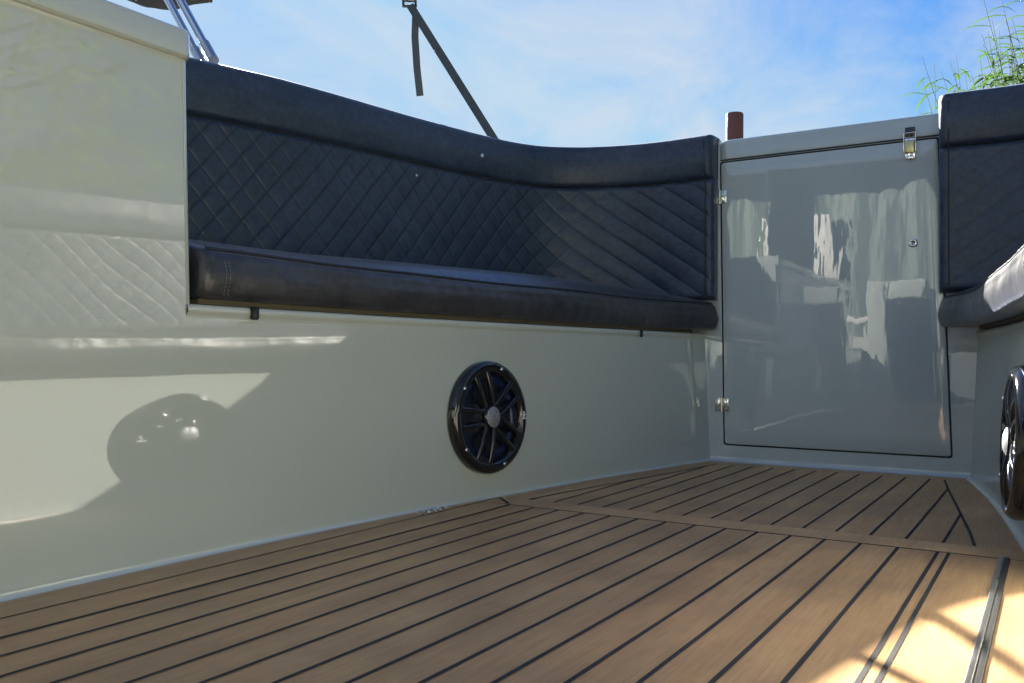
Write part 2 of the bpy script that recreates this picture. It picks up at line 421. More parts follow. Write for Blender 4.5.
def make_backrest(sb):
    ztop = .925 if sb else .903
    zs = ztop - .122 if not sb else ztop - .130
    zb = .446
    XS = CX - .036
    mp = lambda x, y, z: (XS - x, y, z) if sb else (x, y, z)
    def P3(i, o, z):  # o inward positive
        rk = 1 - sst(1.2, 1.9, G[i])                      # the straight run rakes outwards
        lean = (z - ztop) * .05 * rk
        return mp(BX[i] + NX[i] * (lean - o), BY[i] + NY[i] * (lean - o), z)
    root = empty('backrest_cushion', mp(-1.45, 1.6, zb)); base = tuple(root.location)
    n = len(G)
    def edge(i):           # round the vertical end near the door
        d = LT - G[i]; r = .016
        return 0 if d > r else r - math.sqrt(max(0, r * r - (r - d) ** 2))
    # denser columns at the end
    q = MB(); P = []; ST = []
    zz = list(np.linspace(zb + .012, zs - .003, 170))
    for i in range(n):
        e = edge(i) * 1.0; row = []
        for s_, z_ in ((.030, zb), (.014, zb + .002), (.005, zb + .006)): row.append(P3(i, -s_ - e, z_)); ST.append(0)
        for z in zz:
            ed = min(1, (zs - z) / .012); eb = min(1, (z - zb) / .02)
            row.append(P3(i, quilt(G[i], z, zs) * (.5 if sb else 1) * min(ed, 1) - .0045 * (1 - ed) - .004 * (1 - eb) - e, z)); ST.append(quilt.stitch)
        row.append(P3(i, -.012 - e, zs + .0005)); ST.append(0)
        P.append(row)
    q.grid(P, flip=not sb)
    # end face
    P2 = [P[-1], None]
    P2[1] = [((XS + .797) if sb else -.797, 2.366, p[2]) for p in P[-1]]
    q.grid(P2, flip=not sb)
    qo = q.build('quilted_panel', M['leather'], root, base)
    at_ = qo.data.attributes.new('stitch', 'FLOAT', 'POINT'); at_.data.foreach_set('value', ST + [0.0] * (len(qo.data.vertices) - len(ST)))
    # head roll: rounded band above the quilting
    hmb = MB(); P = []
    for i in range(n):
        e = edge(i); row = []
        H = ztop - zs
        sec = [(-.012, .001), (.001, .0015), (.007, .005), (.010, .011)]
        for k in range(1, 12): 
            t = k / 12; sec.append((.010 + .006 * math.sin(math.pi * t), .011 + (H - .036) * t))
        for k in range(9):
            a = math.pi / 2 * k / 8; sec.append((.010 - .024 * (1 - math.cos(a)), H - .025 + .025 * math.sin(a)))
        sec += [(-.05, H), (-.064, H - .004), (-.07, H - .02), (-.07, .0)]
        for o_, z_ in sec:
            wv = .0022 * mnoise.noise(Vector((G[i] * 6, z_ * 14, 7))) + .001 * mnoise.noise(Vector((G[i] * 22, z_ * 30, 2)))
            tz = .0035 * mnoise.noise(Vector((G[i] * 2.3, 0, 4))) * (z_ / H)
            de = e if o_ > -.04 else 0
            row.append(P3(i, o_ + wv - de, zs + z_ + tz - (.6 * e * (z_ / H) ** 3)))
        P.append(row)
    hmb.grid(P, flip=not sb)
    xe = (XS + .797) if sb else -.797
    hmb.grid([P[-1], [(xe, 2.366, p[2]) for p in P[-1]]], flip=not sb)
    hmb.build('head_roll', M['leather'], root, base)
    # vertical boxing seam near the door end + piping on the top
    s = MB(); idx = int(n - 1 - .020 / LT * n)
    idx = min(range(n), key=lambda i: abs(LT - G[i] - .020))
    s.tube([P3(idx, (quilt(G[idx], z, zs) if z < zs else .0135) + .0005, z) for z in np.linspace(zb + .01, ztop - .02, 60)], .0016, 6)
    s.build('piping', M['piping'], root, base)
    s = MB(); j = 0
    for dz, r_ in ((.0055, .0011),):
        i = 8
        while i < n - 8:
            s.tube([P3(i, .0062, zs + dz), P3(i + 1, .0062, zs + dz)], .0005, 4, caps=False); i += 4
    s.build('stitching', M['thread'], root, base)
    if not sb:
        for (uu, z, rr) in ((1.315, .835, .0055), (1.075, .742, .0032)):
            i = min(range(n), key=lambda k: abs(G[k] - uu)); p = Vector(P3(i, .019, z))
            s = MB(); bm = bmesh.new(); bmesh.ops.create_icosphere(bm, subdivisions=2, radius=rr)
            for v in bm.verts: v.co += v.normal * rr * .3 * mnoise.noise(v.co * 400); 
            bm.transform(Matrix.Translation(p) @ Matrix.Scale(.5, 4, Vector((NX[i], NY[i], 0)))); s.bm(bm)
            s.build('lint_speck', M['flake'], root, base)
    return root
b1 = make_backrest(False)
prop(b1, 'long navy quilted backrest curving round the left bench to the hatch door', 'backrest', 'quilted bench backrests')
b2 = make_backrest(True)
prop(b2, 'navy quilted backrest cut off by the right edge of the photo, beside the latch', 'backrest', 'quilted bench backrests')

def make_seat(sb):
    wx = (lambda y: CX - wr(y)) if sb else wl
    y0 = -.85 if sb else YN + .008
    zb, zt = .3635, .4475
    H = zt - zb - .008; r = .024; depth = .62
    mp = lambda x, y, z: (CX - x, y, z) if sb else (x, y, z)
    root = empty('seat_cushion', mp(-1.25, 1.6, zb)); base = tuple(root.location)
    ov = .010 if not sb else .052
    sec = [(-depth, 0), (-.05, 0), (ov - .012, 0), (ov - .004, .002), (ov, .008)]
    for k in range(1, 9): t = k / 9; sec.append((ov + .004 * math.sin(math.pi * t), .008 + (H - .008 - r) * t))
    for k in range(10):
        a = math.pi / 2 * k / 9; sec.append((ov - r * (1 - math.cos(a)), H - r + r * math.sin(a)))
    sec[-4:] = [(ov - r * (1 - math.cos(a)), H - r + r * math.sin(a)) for a in (.95, 1.05, 1.15)]
    x9, z9 = sec[-1]
    sec += [(x9 - .010, z9 + .0060), (x9 - .022, z9 + .0125), (x9 - .038, z9 + .0195), (x9 - .058, z9 + .0255), (x9 - .085, z9 + .030), (x9 - .14, z9 + .033), (x9 - .3, z9 + .033), (-depth, z9 + .03)]
    ys = []
    y = y0
    yE = 2.362
    N_ = 300
    ys = [y0 + (yE - y0) * i / N_ for i in range(N_ + 1)]
    extra = [y0 + d for d in (.001, .003, .006, .01, .015)] + [yE - d for d in (.001, .003, .006, .01)]
    ys = sorted(ys + extra)
    P = []
    def off(y):
        d = min(y - y0, (yE - y) * 1.8); rr = .014
        return 0 if d > rr else rr - math.sqrt(max(0, rr * rr - (rr - d) ** 2))
    def pt(y, o, z, k=0):
        e = off(y)
        wr_ = 0.0028 * mnoise.noise(Vector((y * 7, z * 18, 3))) + .0013 * mnoise.noise(Vector((y * 30, z * 26, 8)))
        # welting puckers along the top front edge
        pk = .0016 * mnoise.noise(Vector((y * 55, 0, 1))) * math.exp(-((z - (zt - .012)) / .012) ** 2)
        if o < -.1: wr_ = 0; pk = 0
        oo = o + wr_ + pk - (e if o > -.1 else 0)
        # sheet corner towards the door fills out over the moulding
        x = wx(y) - .36 * FL + oo + .032 * sst(2.10, 2.35, y)
        zz = z + (.016 * sst(.9, 1.7, y) * (1 - sst(2.05, 2.33, y)) - .008) * sst(zt - .012, zt + .01, z) * (1 if o > -.45 else 0) - (.5 * e if z > zt - .03 else -.3 * e if z < zb + .01 else 0)
        zz += .003 * mnoise.noise(Vector((y * 3.1, o * 5, 11))) * (1 if z > zb + .03 else 0)
        return mp(x, y, zz)
    for y in ys: P.append([pt(y, o, zb + z) for o, z in sec])
    s = MB(); s.grid(P, flip=not sb)
    s.add(P[0], [tuple(range(len(sec)))], 0, False); s.add(P[-1], [tuple(range(len(sec)))[::-1]], 0, False)
    s.build('upholstery', M['leather_seat'], root, base)
    # piping where the top meets the front, plus stitch row and corner seam
    a45 = .98
    so, sz = ov - r * (1 - math.cos(a45)), H - r + r * math.sin(a45)
    s = MB(); s.tube([pt(y, so + .0006, zb + sz + .0006) for y in np.linspace(y0 + .012, yE - .012, 260)], .0026, 8)
    s.build('piping', M['piping'], root, base)
    s = MB()
    for y in np.arange(y0 + .03, yE - .03, .0062):
        for dd in (.0065, -.0075):
            q0 = pt(y, so - .0 - dd * .75 + .0004, zb + sz + dd * .6 + .0006); q1 = pt(y + .0038, so - dd * .75 + .0004, zb + sz + dd * .6 + .0006)
            s.tube([q0, q1], .00055, 4, caps=False)
    s.build('stitching', M['thread'], root, base)
    for ysm in ((y0 + .036, y0 + .043) if not sb else (1.20, 1.207)):
        s = MB()
        for zq in np.arange(.006, H - r + .004, .0056):
            bl = ov + .004 * math.sin(math.pi * min(1, max(0, (zq - .008) / (H - r - .008)))) + .0004
            s.tube([pt(ysm, bl, zb + zq), pt(ysm, bl, zb + zq + .0036)], .0006, 5, caps=False)
        s.build('seam_stitching', M['thread'], root, base)
    # plywood base board showing under the cushion
    s = MB(); PP = []
    zp = ZL + .0058
    for y in np.linspace(y0 + .002, yE - .05, 80):
        x = wx(y) - .355 * FL + ov * .2 - .004
        PP.append([mp(x - .5, y, zp), mp(x, y, zp), mp(x, y, zp + .0072), mp(x - .5, y, zp + .0072)])
    s.grid(PP, closed_v=True, flip=not sb, smooth=False)
    s.add(PP[0], [(0, 1, 2, 3)], 0, False); s.add(PP[-1], [(3, 2, 1, 0)], 0, False)
    s.build('base_board', M['ply'], root, base)
    return root
s1 = make_seat(False)
prop(s1, 'long charcoal leather seat cushion on the left bench, above the whole speaker', 'seat cushion', 'bench seat cushions')
s2 = make_seat(True)
prop(s2, 'charcoal seat cushion at the right edge of the photo, its front in bright sun', 'seat cushion', 'bench seat cushions')

# drain stubs under the ledge
for (x, y, z, r_, lab) in ((-1.028, .918, .3475, .0065, 'small dark drain stub under the bench ledge near the tall cream panel'),
                           (-.887, 2.05, .3475, .004, 'tiny dark drain stub under the far end of the bench ledge by the hatch door')):
    s = MB(); s.lathe([(0, -.007), (r_ * .8, -.007), (r_, -.005), (r_, .012), (0, .012)], 24)
    o = s.build('drain_stub', M['rubber'], base=(0, 0, 0)); o.location = (x, y, z - .004); prop(o, lab, 'drain stub', 'drain stubs under the ledge')

# ------------------------------------------------------------------ bulkhead with door, lid
bulk = MB()
DX = [(-.779, .046), (-.2125, .046), (-.2400, .831), (-.7905, .831)]   # door outline
def quadring(mb, outer, inner, y, mi=0):
    v = [(x, y, z) for x, z in outer] + [(x, y, z) for x, z in inner]; n = len(outer)
    mb.add(v, [(i, (i + 1) % n, n + (i + 1) % n, n + i) for i in range(n)], mi, False)
def roundpoly(pts, r, n=6, grow=0.0):
    out = []; m_ = len(pts)
    cx = sum(p[0] for p in pts) / m_; cz = sum(p[1] for p in pts) / m_
    pts = [(p[0] + grow * math.copysign(1, p[0] - cx), p[1] + grow * math.copysign(1, p[1] - cz)) for p in pts]
    for i in range(m_):
        p = Vector(pts[i]); a = (Vector(pts[i - 1]) - p).normalized(); b_ = (Vector(pts[(i + 1) % m_]) - p).normalized()
        for k in range(n + 1):
            t = k / n; q0 = p + a * r; q1 = p + b_ * r
            q = q0 * (1 - t) ** 2 + p * 2 * t * (1 - t) + q1 * t * t; out.append((q.x, q.y))
    return out
inner = roundpoly(DX, .010, 6, .0012)
# outer ring with matching point count
outer_c = [(-1.62, -.01), (.62, -.01), (.62, .8335), (-1.62, .8335)]
outer = []
for c_ in outer_c: outer += [c_] * 7
quadring(bulk, outer, inner, YB)
# reveal of the opening
P = [[(x, YB, z) for x, z in inner] + [(inner[0][0], YB, inner[0][1])], [(x, YB + .014, z) for x, z in inner] + [(inner[0][0], YB + .014, inner[0][1])]]
bulk.grid(P, mi=1, smooth=False)
bulk.add([(-.82, YB + .014, .02), (-.18, YB + .014, .02), (-.18, YB + .014, .86), (-.82, YB + .014, .86)], [(0, 1, 2, 3)], 1, False)
# cove along the foot
P = []
for x in (-.83, -.165):
    P.append([(x, YB - .012 * (1 - math.sin(a)), .012 * (1 - math.cos(a))) for a in np.linspace(0, math.pi / 2, 7)])
bulk.grid(P, flip=True)
o = bulk.build('bulkhead_wall', [M['gelcoat_door'], M['rubber']])
prop(o, 'shade-tinted gelcoat bulkhead framing the hatch door at the end of the cockpit', 'wall', kind='structure')

door = empty('hatch_door', (-.785, YB, .046)); db = tuple(door.location)
d = MB(); rings = []
for g_, yo in ((-.0025, .010), (-.0025, .0), (-.0035, -.0022), (-.0065, -.0035)):
    rings.append([(x, YB + yo, z) for x, z in roundpoly(DX, .009, 6, g_)])
rings = [r_ + [r_[0]] for r_ in rings]
d.grid(rings, flip=False)
# face as a fine fan so the sheet can bow a little
face = roundpoly(DX, .009, 6, -.0065); m0 = Vector((-.505, YB - .0035, .43)); K = 10; P = []
for k in range(K + 1):
    t = k / K; P.append([(m0.x + (x - m0.x) * (1 - t), YB - .0035 - .0012 * (1 - (1 - t) ** 2), m0.z + (z - m0.z) * (1 - t)) for x, z in face + [face[0]]])
d.grid(P, flip=False)
d.build('door_panel', M['gelcoat_door'], door, db, autos=30)
def hinge(x, z):
    h = MB()
    for s_ in (-1, 1):
        lo = (x + min(0, s_ * .019), YB - .0075, z - .019); hi = (x + max(0, s_ * .019), YB - .0045, z + .019)
        h.box(lo, hi, .0008)
        for zz in (-.012, 0, .012):
            mt = Matrix.Translation((x + s_ * .012, YB - .0078, z + zz)) @ Matrix.Rotation(R(90), 4, 'X')
            bm = bmesh.new(); bmesh.ops.create_cone(bm, cap_ends=True, segments=12, radius1=.0032, radius2=.0024, depth=.0018); h.bm(bm, 0, mt)
    for k in range(5):
        z0 = z - .019 + .0077 * k; h.tube([(x, YB - .0095, z0), (x, YB - .0095, z0 + .007)], .0036, 12)
    return h.build('hinge', M['steel'], door, db)
hinge(-.789, .732); hinge(-.7825, .157)
lk = MB()
mt = Matrix.Translation((-.298, YB - .0045, .573)) @ Matrix.Rotation(R(90), 4, 'X')
lk.lathe([(0, .004), (.0045, .004), (.005, .0052), (.009, .0048), (.0105, .003), (.0108, 0)], 32, axis_m=mt)
lo = lk.build('lock_cylinder', M['steel'], door, db)
kk = MB(); kk.box((-.2992, YB - .0088, .5695), (-.2968, YB - .0083, .5765), 0)
kk.build('keyhole', M['rubber'], lo, db)
prop(door, 'glossy shade-tinted door hinged on its left side at the end of the cockpit', 'door')

lid = MB(); P = []
secl = [(0, .8375), (0, .881), (.002, .887), (.007, .8915), (.016, .8935), (.12, .8935), (.12, .8375)]
xs = [-.792, -.7915, -.789, -.784, -.776] + list(np.linspace(-.76, -.21, 12)) + [-.205]
for x in xs:
    dd = max(0, .016 - (x + .792)); e = .016 - math.sqrt(max(0, .016 ** 2 - dd ** 2))
    P.append([(x, YB - .003 + yo + (e if yo < .1 else -e), z - (e if z > .86 else 0)) for yo, z in secl])
lid.grid(P, closed_v=True, flip=True)
lid.add(P[0], [tuple(range(7))], 0, False); lid.add(P[-1], [tuple(range(7))[::-1]], 0, False)
o = lid.build('locker_lid', M['gelcoat_door'], base=(-.5, YB, .8375), autos=40)
prop(o, 'shade-tinted gelcoat lid along the top of the hatch door', 'lid')
# frame post left of the door, between backrest and lid
s = MB(); s.box((-.7965, YB - .0015, .36), (-.7925, YB + .06, .892), .0012)
post = s.build('door_jamb', M['gelcoat'], base=(-.7945, YB, .36)); prop(post, 'narrow pale door jamb strip between left backrest and hatch door', 'door jamb')

la = empty('toggle_latch', (-.304, YB - .003, .78)); lb = tuple(la.location)
s = MB(); s.box((-.3155, YB - .0085, .8395), (-.2925, YB - .0035, .8625), .001); s.box((-.3135, YB - .013, .8425), (-.2945, YB - .0088, .8475), .001)
s.build('catch_plate', M['black_gloss'], la, lb)
s = MB()
for x in (-.3175, -.2905): s.tube([(x, YB - .010, .848), (x, YB - .012, .812), (x, YB - .010, .800)], .0015, 8)
s.tube([(-.3175, YB - .010, .848), (-.2905, YB - .010, .848)], .0015, 8)
s.build('wire_bail', M['chrome'], la, lb)
s = MB(); s.box((-.3150, YB - .0165, .796), (-.2930, YB - .0095, .8285), .002)
s.build('lever', M['brass'], la, lb)
s = MB(); s.box((-.3155, YB - .0085, .784), (-.2925, YB - .0050, .835), .001); s.box((-.3135, YB - .014, .782), (-.2945, YB - .0088, .7905), .0015)
s.build('base_plate', M['chrome'], la, lb)
prop(la, 'small chrome toggle latch holding the lid to the top right of the hatch door', 'latch')

# ------------------------------------------------------------------ speakers
def speaker(loc, rotz, tilt):
    root = empty('cockpit_speaker', loc)
    # local: +X = out of the wall, Y,Z = in the wall plane
    mt = Matrix.Rotation(R(90), 4, 'Y')       # lathe z -> +X, lathe x -> -Z
    r0 = .113
    s = MB(); s.lathe([(r0, -.004), (r0, .010), (r0 - .003, .017), (r0 - .009, .0215), (r0 - .016, .0215), (r0 - .021, .018), (r0 - .024, .010), (r0 - .026, .0)], 96, axis_m=mt)
    s.build('trim_ring', M['black_gloss'], root)
    s = MB(); s.lathe([(r0 - .025, .002), (r0 - .030, .007), (r0 - .037, .007), (r0 - .042, .001)], 72, axis_m=mt)
    s.build('surround', M['sky_glint_ring'], root)
    s = MB(); s.lathe([(r0 - .041, .001), (.060, .0005), (.050, -.001), (.040, .0015), (.028, .006), (.018, .008), (0, .009)], 72, axis_m=mt)
    s.build('cone', M['black_cone'], root)
    # five pairs of spokes
    for k in range(5):
        a = math.pi + k * 2 * math.pi / 5
        ca, sa = math.cos(a), math.sin(a)
        s = MB()
        for q in (-1, 1):
            P = []
            for t in np.linspace(0, 1, 9):
                rr = .018 + (r0 - .012 - .018) * t; hw = .0125 + .0065 * t
                w_ = .0040 + .0028 * t ** 2; x = .0155 + .007 * math.sin(math.pi * t) * .6
                row = []
                for (du, dx) in ((-w_, -.006), (-w_, .001), (-w_ * .5, .003), (w_ * .5, .003), (w_, .001), (w_, -.006)):
                    lat = q * hw + du
                    row.append((x + dx, ca * rr - sa * lat, sa * rr + ca * lat))
                P.append(row)
            s.grid(P, closed_v=False, flip=False)
        # bridge near the rim
        rr0, rr1 = r0 - .031, r0 - .018
        v = []
        for rr, hw in ((rr0, .0165), (rr1, .0185)):
            for q in (-1, 1): v.append((.0195, ca * rr - sa * q * hw, sa * rr + ca * q * hw))
        s.add(v, [(0, 1, 3, 2)], 0, False)
        s.build('spoke_pair', M['black_gloss'], root)
        # screw between pairs
        b_ = a + math.pi / 5; sc = MB()
        m4 = Matrix.Translation((.0215, math.cos(b_) * (r0 - .0125), math.sin(b_) * (r0 - .0125))) @ mt
        sc.lathe([(0, .0016), (.0028, .0014), (.0038, .0002), (.0040, -.001)], 16, axis_m=m4)
        sc.build('screw', M['chrome'], root)
    s = MB(); s.lathe([(0, .0255), (.010, .0250), (.017, .0225), (.0215, .0195), (.0228, .012), (.0228, .0)], 48, axis_m=mt)
    hub = s.build('hub_cap', M['black_gloss'], root)
    # perforated silver emblem on the hub
    s = MB(); s.lathe([(0, .0264), (.010, .0259), (.0165, .0242), (.0205, .0222)], 40, axis_m=mt)
    s.build('emblem', M['mesh_silver'], hub)
    for nm, yy_, hh in (('letter_j', .0925, 0), ('letter_l', .1010, 1)):
        s = MB(); x0, x1 = .0212, .0220
        if hh == 0:
            s.box((x0, yy_ + .002, -.006), (x1, yy_ + .0045, .008)); s.box((x0, yy_ - .004, -.0085), (x1, yy_ + .0045, -.006)); s.box((x0, yy_ - .004, -.006), (x1, yy_ - .0018, -.003))
        else:
            s.box((x0, yy_ - .0035, -.0085), (x1, yy_ - .001, .008)); s.box((x0, yy_ - .001, -.0085), (x1, yy_ + .005, -.006))
        s.build(nm, M['white_print'], root)
    root.rotation_euler = (0, -tilt, rotz); root.scale = (.75, 1, 1)
    return root
m, nt, b = mat('silver_mesh'); b.inputs['Metallic'].default_value = .8; b.inputs['Roughness'].default_value = .55
vo = nt.nodes.new('ShaderNodeTexVoronoi'); vo.inputs['Scale'].default_value = 620; nt.links.new(texco(nt), vo.inputs['Vector'])
nt.links.new(ramp(nt, vo.outputs['Distance'], [(.32, (.03, .03, .035)), (.45, (.42, .43, .46))]), b.inputs['Base Color']); M['mesh_silver'] = m
ys_ = 1.472
ang = math.atan2(wl(ys_ + .1) - wl(ys_ - .1), .2)          # dX/dY of the wall
sp = speaker((wl(ys_) - .162 * FL + .0055, ys_, .162), -ang, -R(-2.75))
prop(sp, 'round gloss black speaker seen whole on the cream wall under the left seat', 'speaker', 'round black wall speakers')
ys2 = 1.478
def copy_tree(o, parent=None):
    c = o.copy(); COL.objects.link(c); c.parent = parent
    for ch in o.children: copy_tree(ch, c)
    return c
sp2 = copy_tree(sp)
sp2.location = (CX - (wl(ys2) - .162 * FL) + .005 - .018, ys2, .162)
sp2.scale = (1.25, 1, 1)
sp2.rotation_euler = (0, -R(2.75), math.pi + ang)
sp2['label'] = 'round gloss black speaker cut off by the right edge of the photo'

# ------------------------------------------------------------------ rest of the boat: coamings, hull, stern, helm console
hull = MB()
for sb in (False, True):
    mp = (lambda x: CX - x) if sb else (lambda x: x)
    n = len(G); P = []
    idxs = list(range(0, n, 6)) + [n - 1]
    outer_line = []
    for i in idxs:
        x, y = BX[i], BY[i]; nx, ny = NX[i], NY[i]
        P.append([(mp(x + nx * .078), y + ny * .078, .355), (mp(x + nx * .105), y + ny * .105, .842), (mp(x + nx * .115), y + ny * .115, .848), (mp(x + nx * .20), y + ny * .20, .842), (mp(x + nx * .22), y + ny * .22, .83), (mp(x + nx * .18), y + ny * .18, .2), (mp(x + nx * .05), y + ny * .05, -.45), (mp(x + nx * -.1), y + ny * -.1, -.6)])
    # extend aft
    f0 = P[0]; P = [[(p[0] + (.02 if not sb else -.02), -3.2, min(p[2], .5)) for p in f0], [(p[0] + (.01 if not sb else -.01), -1.2, min(p[2], .5)) for p in f0], [(p[0] + (.01 if not sb else -.01), -.7, p[2]) for p in f0]] + P
    hull.grid(P, flip=sb)
hull.add([(-.85, 2.52, .86), (-.15, 2.52, .86), (-.15, 2.52, -.6), (-.85, 2.52, -.6)], [(0, 1, 2, 3)], 0, False)
hull.add([(-1.8, -3.2, .5), (.8, -3.2, .5), (.8, -3.2, -.6), (-1.8, -3.2, -.6)], [(0, 1, 2, 3)], 0, False)
o = hull.build('boat_hull', M['hull'], base=(-.5, 0, -.6)); prop(o, 'cream boat hull shell with side decks behind the backrests', 'boat hull')

con = empty('guessed_console', (-.80, -1.6, 0)); cb = tuple(con.location)  # guessed console, cut to the shape of the sunlit L mirrored in the door
s = MB(); s.box((-1.045, -2.0, .004), (-.885, -1.4, .815), .02, seg=4); s.build('console_side', M['gelcoat'], con, cb)
s = MB(); s.box((-.884, -2.0, .69), (-.60, -1.4, .815), .02, seg=4); s.build('console_top', M['gelcoat'], con, cb)
s = MB(); s.box((-.884, -1.98, .004), (-.62, -1.9, .689), .004); s.build('shadow_board', M['black_cone'], con, cb)  # dark board stands for the shadowed part inside the L
ab = empty('added_aft_bench', (-.35, -2.75, 0)); ab0 = tuple(ab.location)  # unseen bench added to cover the bright stern mirrored in the door
s = MB(); s.box((-1.0, -3.05, .0), (.33, -2.45, .36), .03, seg=3); s.build('bench_base', M['hull_dark'], ab, ab0)
s = MB(); s.box((-1.0, -3.05, .361), (.33, -2.43, .45), .035, seg=4); s.build('seat', M['leather_seat'], ab, ab0)
s = MB(); s.box((-1.0, -3.18, .452), (.33, -3.03, .88), .04, seg=4); s.build('backrest', M['leather'], ab, ab0)
prop(ab, 'unseen dark bench added across the stern to cover its bright reflection', 'bench')
sc_ = empty('added_shade_screen', (-1.25, -.3, .75)); sb0 = tuple(sc_.location)  # unseen screen added to keep the sun off the aft cockpit
s = MB(); s.grid([[(-1.24 + .012 * math.sin(y * 9), y, z) for z in np.linspace(.78, 1.55, 6)] for y in np.linspace(-.9, .28, 40)], smooth=True); s.build('curtain', M['canvas'], sc_, sb0)
for y in (-.9, .28):
    s = MB(); s.tube([(-1.25, y, .747), (-1.25, y, 1.56)], .012, 12); s.build('post', M['steel'], sc_, sb0)
s = MB(); s.tube([(-1.25, -.91, 1.56), (-1.25, .29, 1.56)], .012, 12); s.build('rail', M['steel'], sc_, sb0)
prop(sc_, 'unseen black canvas screen added on a steel frame to shade the aft cockpit', 'side screen')
prop(con, 'cream helm console guessed behind the viewpoint, shaped as the sunlit patch mirrored in the door', 'helm console')
# boathouse invented behind the viewpoint, only to be mirrored in the glossy door
bh = empty('boathouse', (-1.0, -6.5, -.1)); hb_ = tuple(bh.location)
m, nt, b = mat('grey_green_cladding'); b.inputs['Base Color'].default_value = (.17, .22, .18, 1); b.inputs['Roughness'].default_value = .5; M['cladding'] = m
s = MB(); P = []
xs = np.arange(-7, 6, .035)
for x in xs: P.append([(x, -6 + .02 * math.sin(x * 2 * math.pi / .42), -.4), (x, -6 + .02 * math.sin(x * 2 * math.pi / .42), 2.7)])
s.grid(P); s.box((-7, -10, -.4), (6, -6.03, 2.69)); s.build('cladding', M['cladding'], bh, hb_)
s = MB(); s.add([(-7.3, -5.6, 2.68), (6.3, -5.6, 2.68), (6.3, -8, 3.9), (-7.3, -8, 3.9), (-7.3, -10.4, 2.68), (6.3, -10.4, 2.68)], [(0, 1, 2, 3), (3, 2, 5, 4)], 0, False)
s.build('roof', M['canvas'], bh, hb_)
def window(x0, x1, z0, z1, wdt):
    s = MB()
    for lo, hi in (((x0, -5.97, z0), (x0 + wdt, -5.90, z1)), ((x1 - wdt, -5.97, z0), (x1, -5.90, z1)), ((x0 + wdt, -5.97, z0), (x1 - wdt, -5.90, z0 + wdt * .6))):
        s.box(lo, hi, .004)
    f = s.build('window_frame', M['white_paint'], bh, hb_)
    s = MB(); s.box((x0 + wdt * .5, -5.965, z0 + wdt * .3), (x1 - wdt * .5, -5.945, z1 - wdt * .3)); s.build('pane', M['glass'], f)
    f.children[0].location = (-hb_[0], -hb_[1], -hb_[2])
M['white_paint'] = simple('white_paint', (.8, .78, .72), .5)
M['glass'] = simple('window_glass', (.16, .18, .20), .3)
window(-3.12, -2.20, .84, 2.05, .11)
window(-.2, .9, .9, 2.0, .1)
s = MB(); s.box((-2.5, -5.72, .72), (-1.75, -5.62, .78), .01); s.box((-1.60, -5.72, .70), (-1.2, -5.66, .76), .01); s.build('mirrored_bars', M['white_paint'], bh, hb_)  # white bars added for the bright lines mirrored in the door
prop(bh, 'grey green corrugated boathouse with white framed windows, invented for the reflection in the door', 'boathouse')

# ------------------------------------------------------------------ bimini hardware, strap
bt = empty('canopy_tubes', (-1.593, 1.291, .93)); bb = tuple(bt.location)
base_p = Vector((-1.552, 1.258, .930)); top = Vector((-1.84, 1.315, 1.258))
s = MB(); s.tube([base_p, base_p.lerp(top, .5), top], .0092, 16); s.build('tube', M['steel'], bt, bb)
sh = Vector((-.022, -.016, -.002))
s = MB(); s.tube([base_p + sh, base_p.lerp(top, .5) + sh, top + sh * 1.3], .0085, 16); s.build('tube', M['steel'], bt, bb)
s = MB(); dv = (top - base_p).normalized()
s.tube([base_p - dv * .012, base_p + dv * .05], .0118, 18); s.tube([base_p + sh - dv * .02, base_p + sh + dv * .03], .011, 18)

s.build('clamp', M['steel_dull'], bt, bb)
prop(bt, 'twin stainless canopy tubes clamped behind the left backrest at the cream cap', 'canopy frame')
s = MB(); P = []
c0 = Vector((-1.88, 1.52, 1.218)); c1 = Vector((-2.23, 1.30, 1.345))
pts = [c0.lerp(c1, t) for t in np.linspace(0, 1, 26)]
rs = []
for k, t in enumerate(np.linspace(0, 1, 26)): rs.append(.010 + .05 * sst(0, .30, t) + .004 * mnoise.noise(Vector((t * 9, 0, 0))))
for p in pts: p.z += .012 * mnoise.noise(Vector((p.x * 8, p.y * 5, 1)))
s.tube(pts, rs, 18)
for v_i, v in enumerate(s.v):
    q = Vector(v); q += Vector((1, 1, 1)) * .006 * mnoise.noise(q * 16); s.v[v_i] = tuple(q)
o = s.build('folded_canopy', M['canvas'], base=tuple(pts[0])); prop(o, 'folded black canvas canopy above the cream cap at the top left corner', 'canopy')

st = empty('canopy_strap', (-1.39, 2.165, .93)); sb_ = tuple(st.location)
def ribbon(mb, pts, w, th, wdir):
    P = []
    for i, p in enumerate(pts):
        p = Vector(p); t = (Vector(pts[min(i + 1, len(pts) - 1)]) - Vector(pts[max(i - 1, 0)])).normalized()
        a = (wdir - t * wdir.dot(t)).normalized(); b_ = t.cross(a)
        P.append([p + a * w / 2 + b_ * th / 2, p + a * w / 2 - b_ * th / 2, p - a * w / 2 - b_ * th / 2, p - a * w / 2 + b_ * th / 2])
    mb.grid(P, closed_v=True, smooth=False)
    mb.add(P[0], [(3, 2, 1, 0)], 0, False); mb.add(P[-1], [(0, 1, 2, 3)], 0, False)
wd = Vector((.85, .527, 0))
pA = Vector((-1.347, 2.100, .880)); pB = Vector((-1.636, 2.045, 1.337))     # gunwale eye to buckle
s = MB(); ribbon(s, [pA.lerp(pB, t) for t in np.linspace(0, 1, 14)], .0235, .003, wd); s.build('webbing', M['webbing'], st, sb_)
s = MB(); pe = Vector((-1.599, 2.05, 1.059))
lp = [pB, pB.lerp(pe, .12) + Vector((.012, .006, 0)), pB.lerp(pe, .35) + Vector((.004, .002, 0)), pB.lerp(pe, .7), pe]
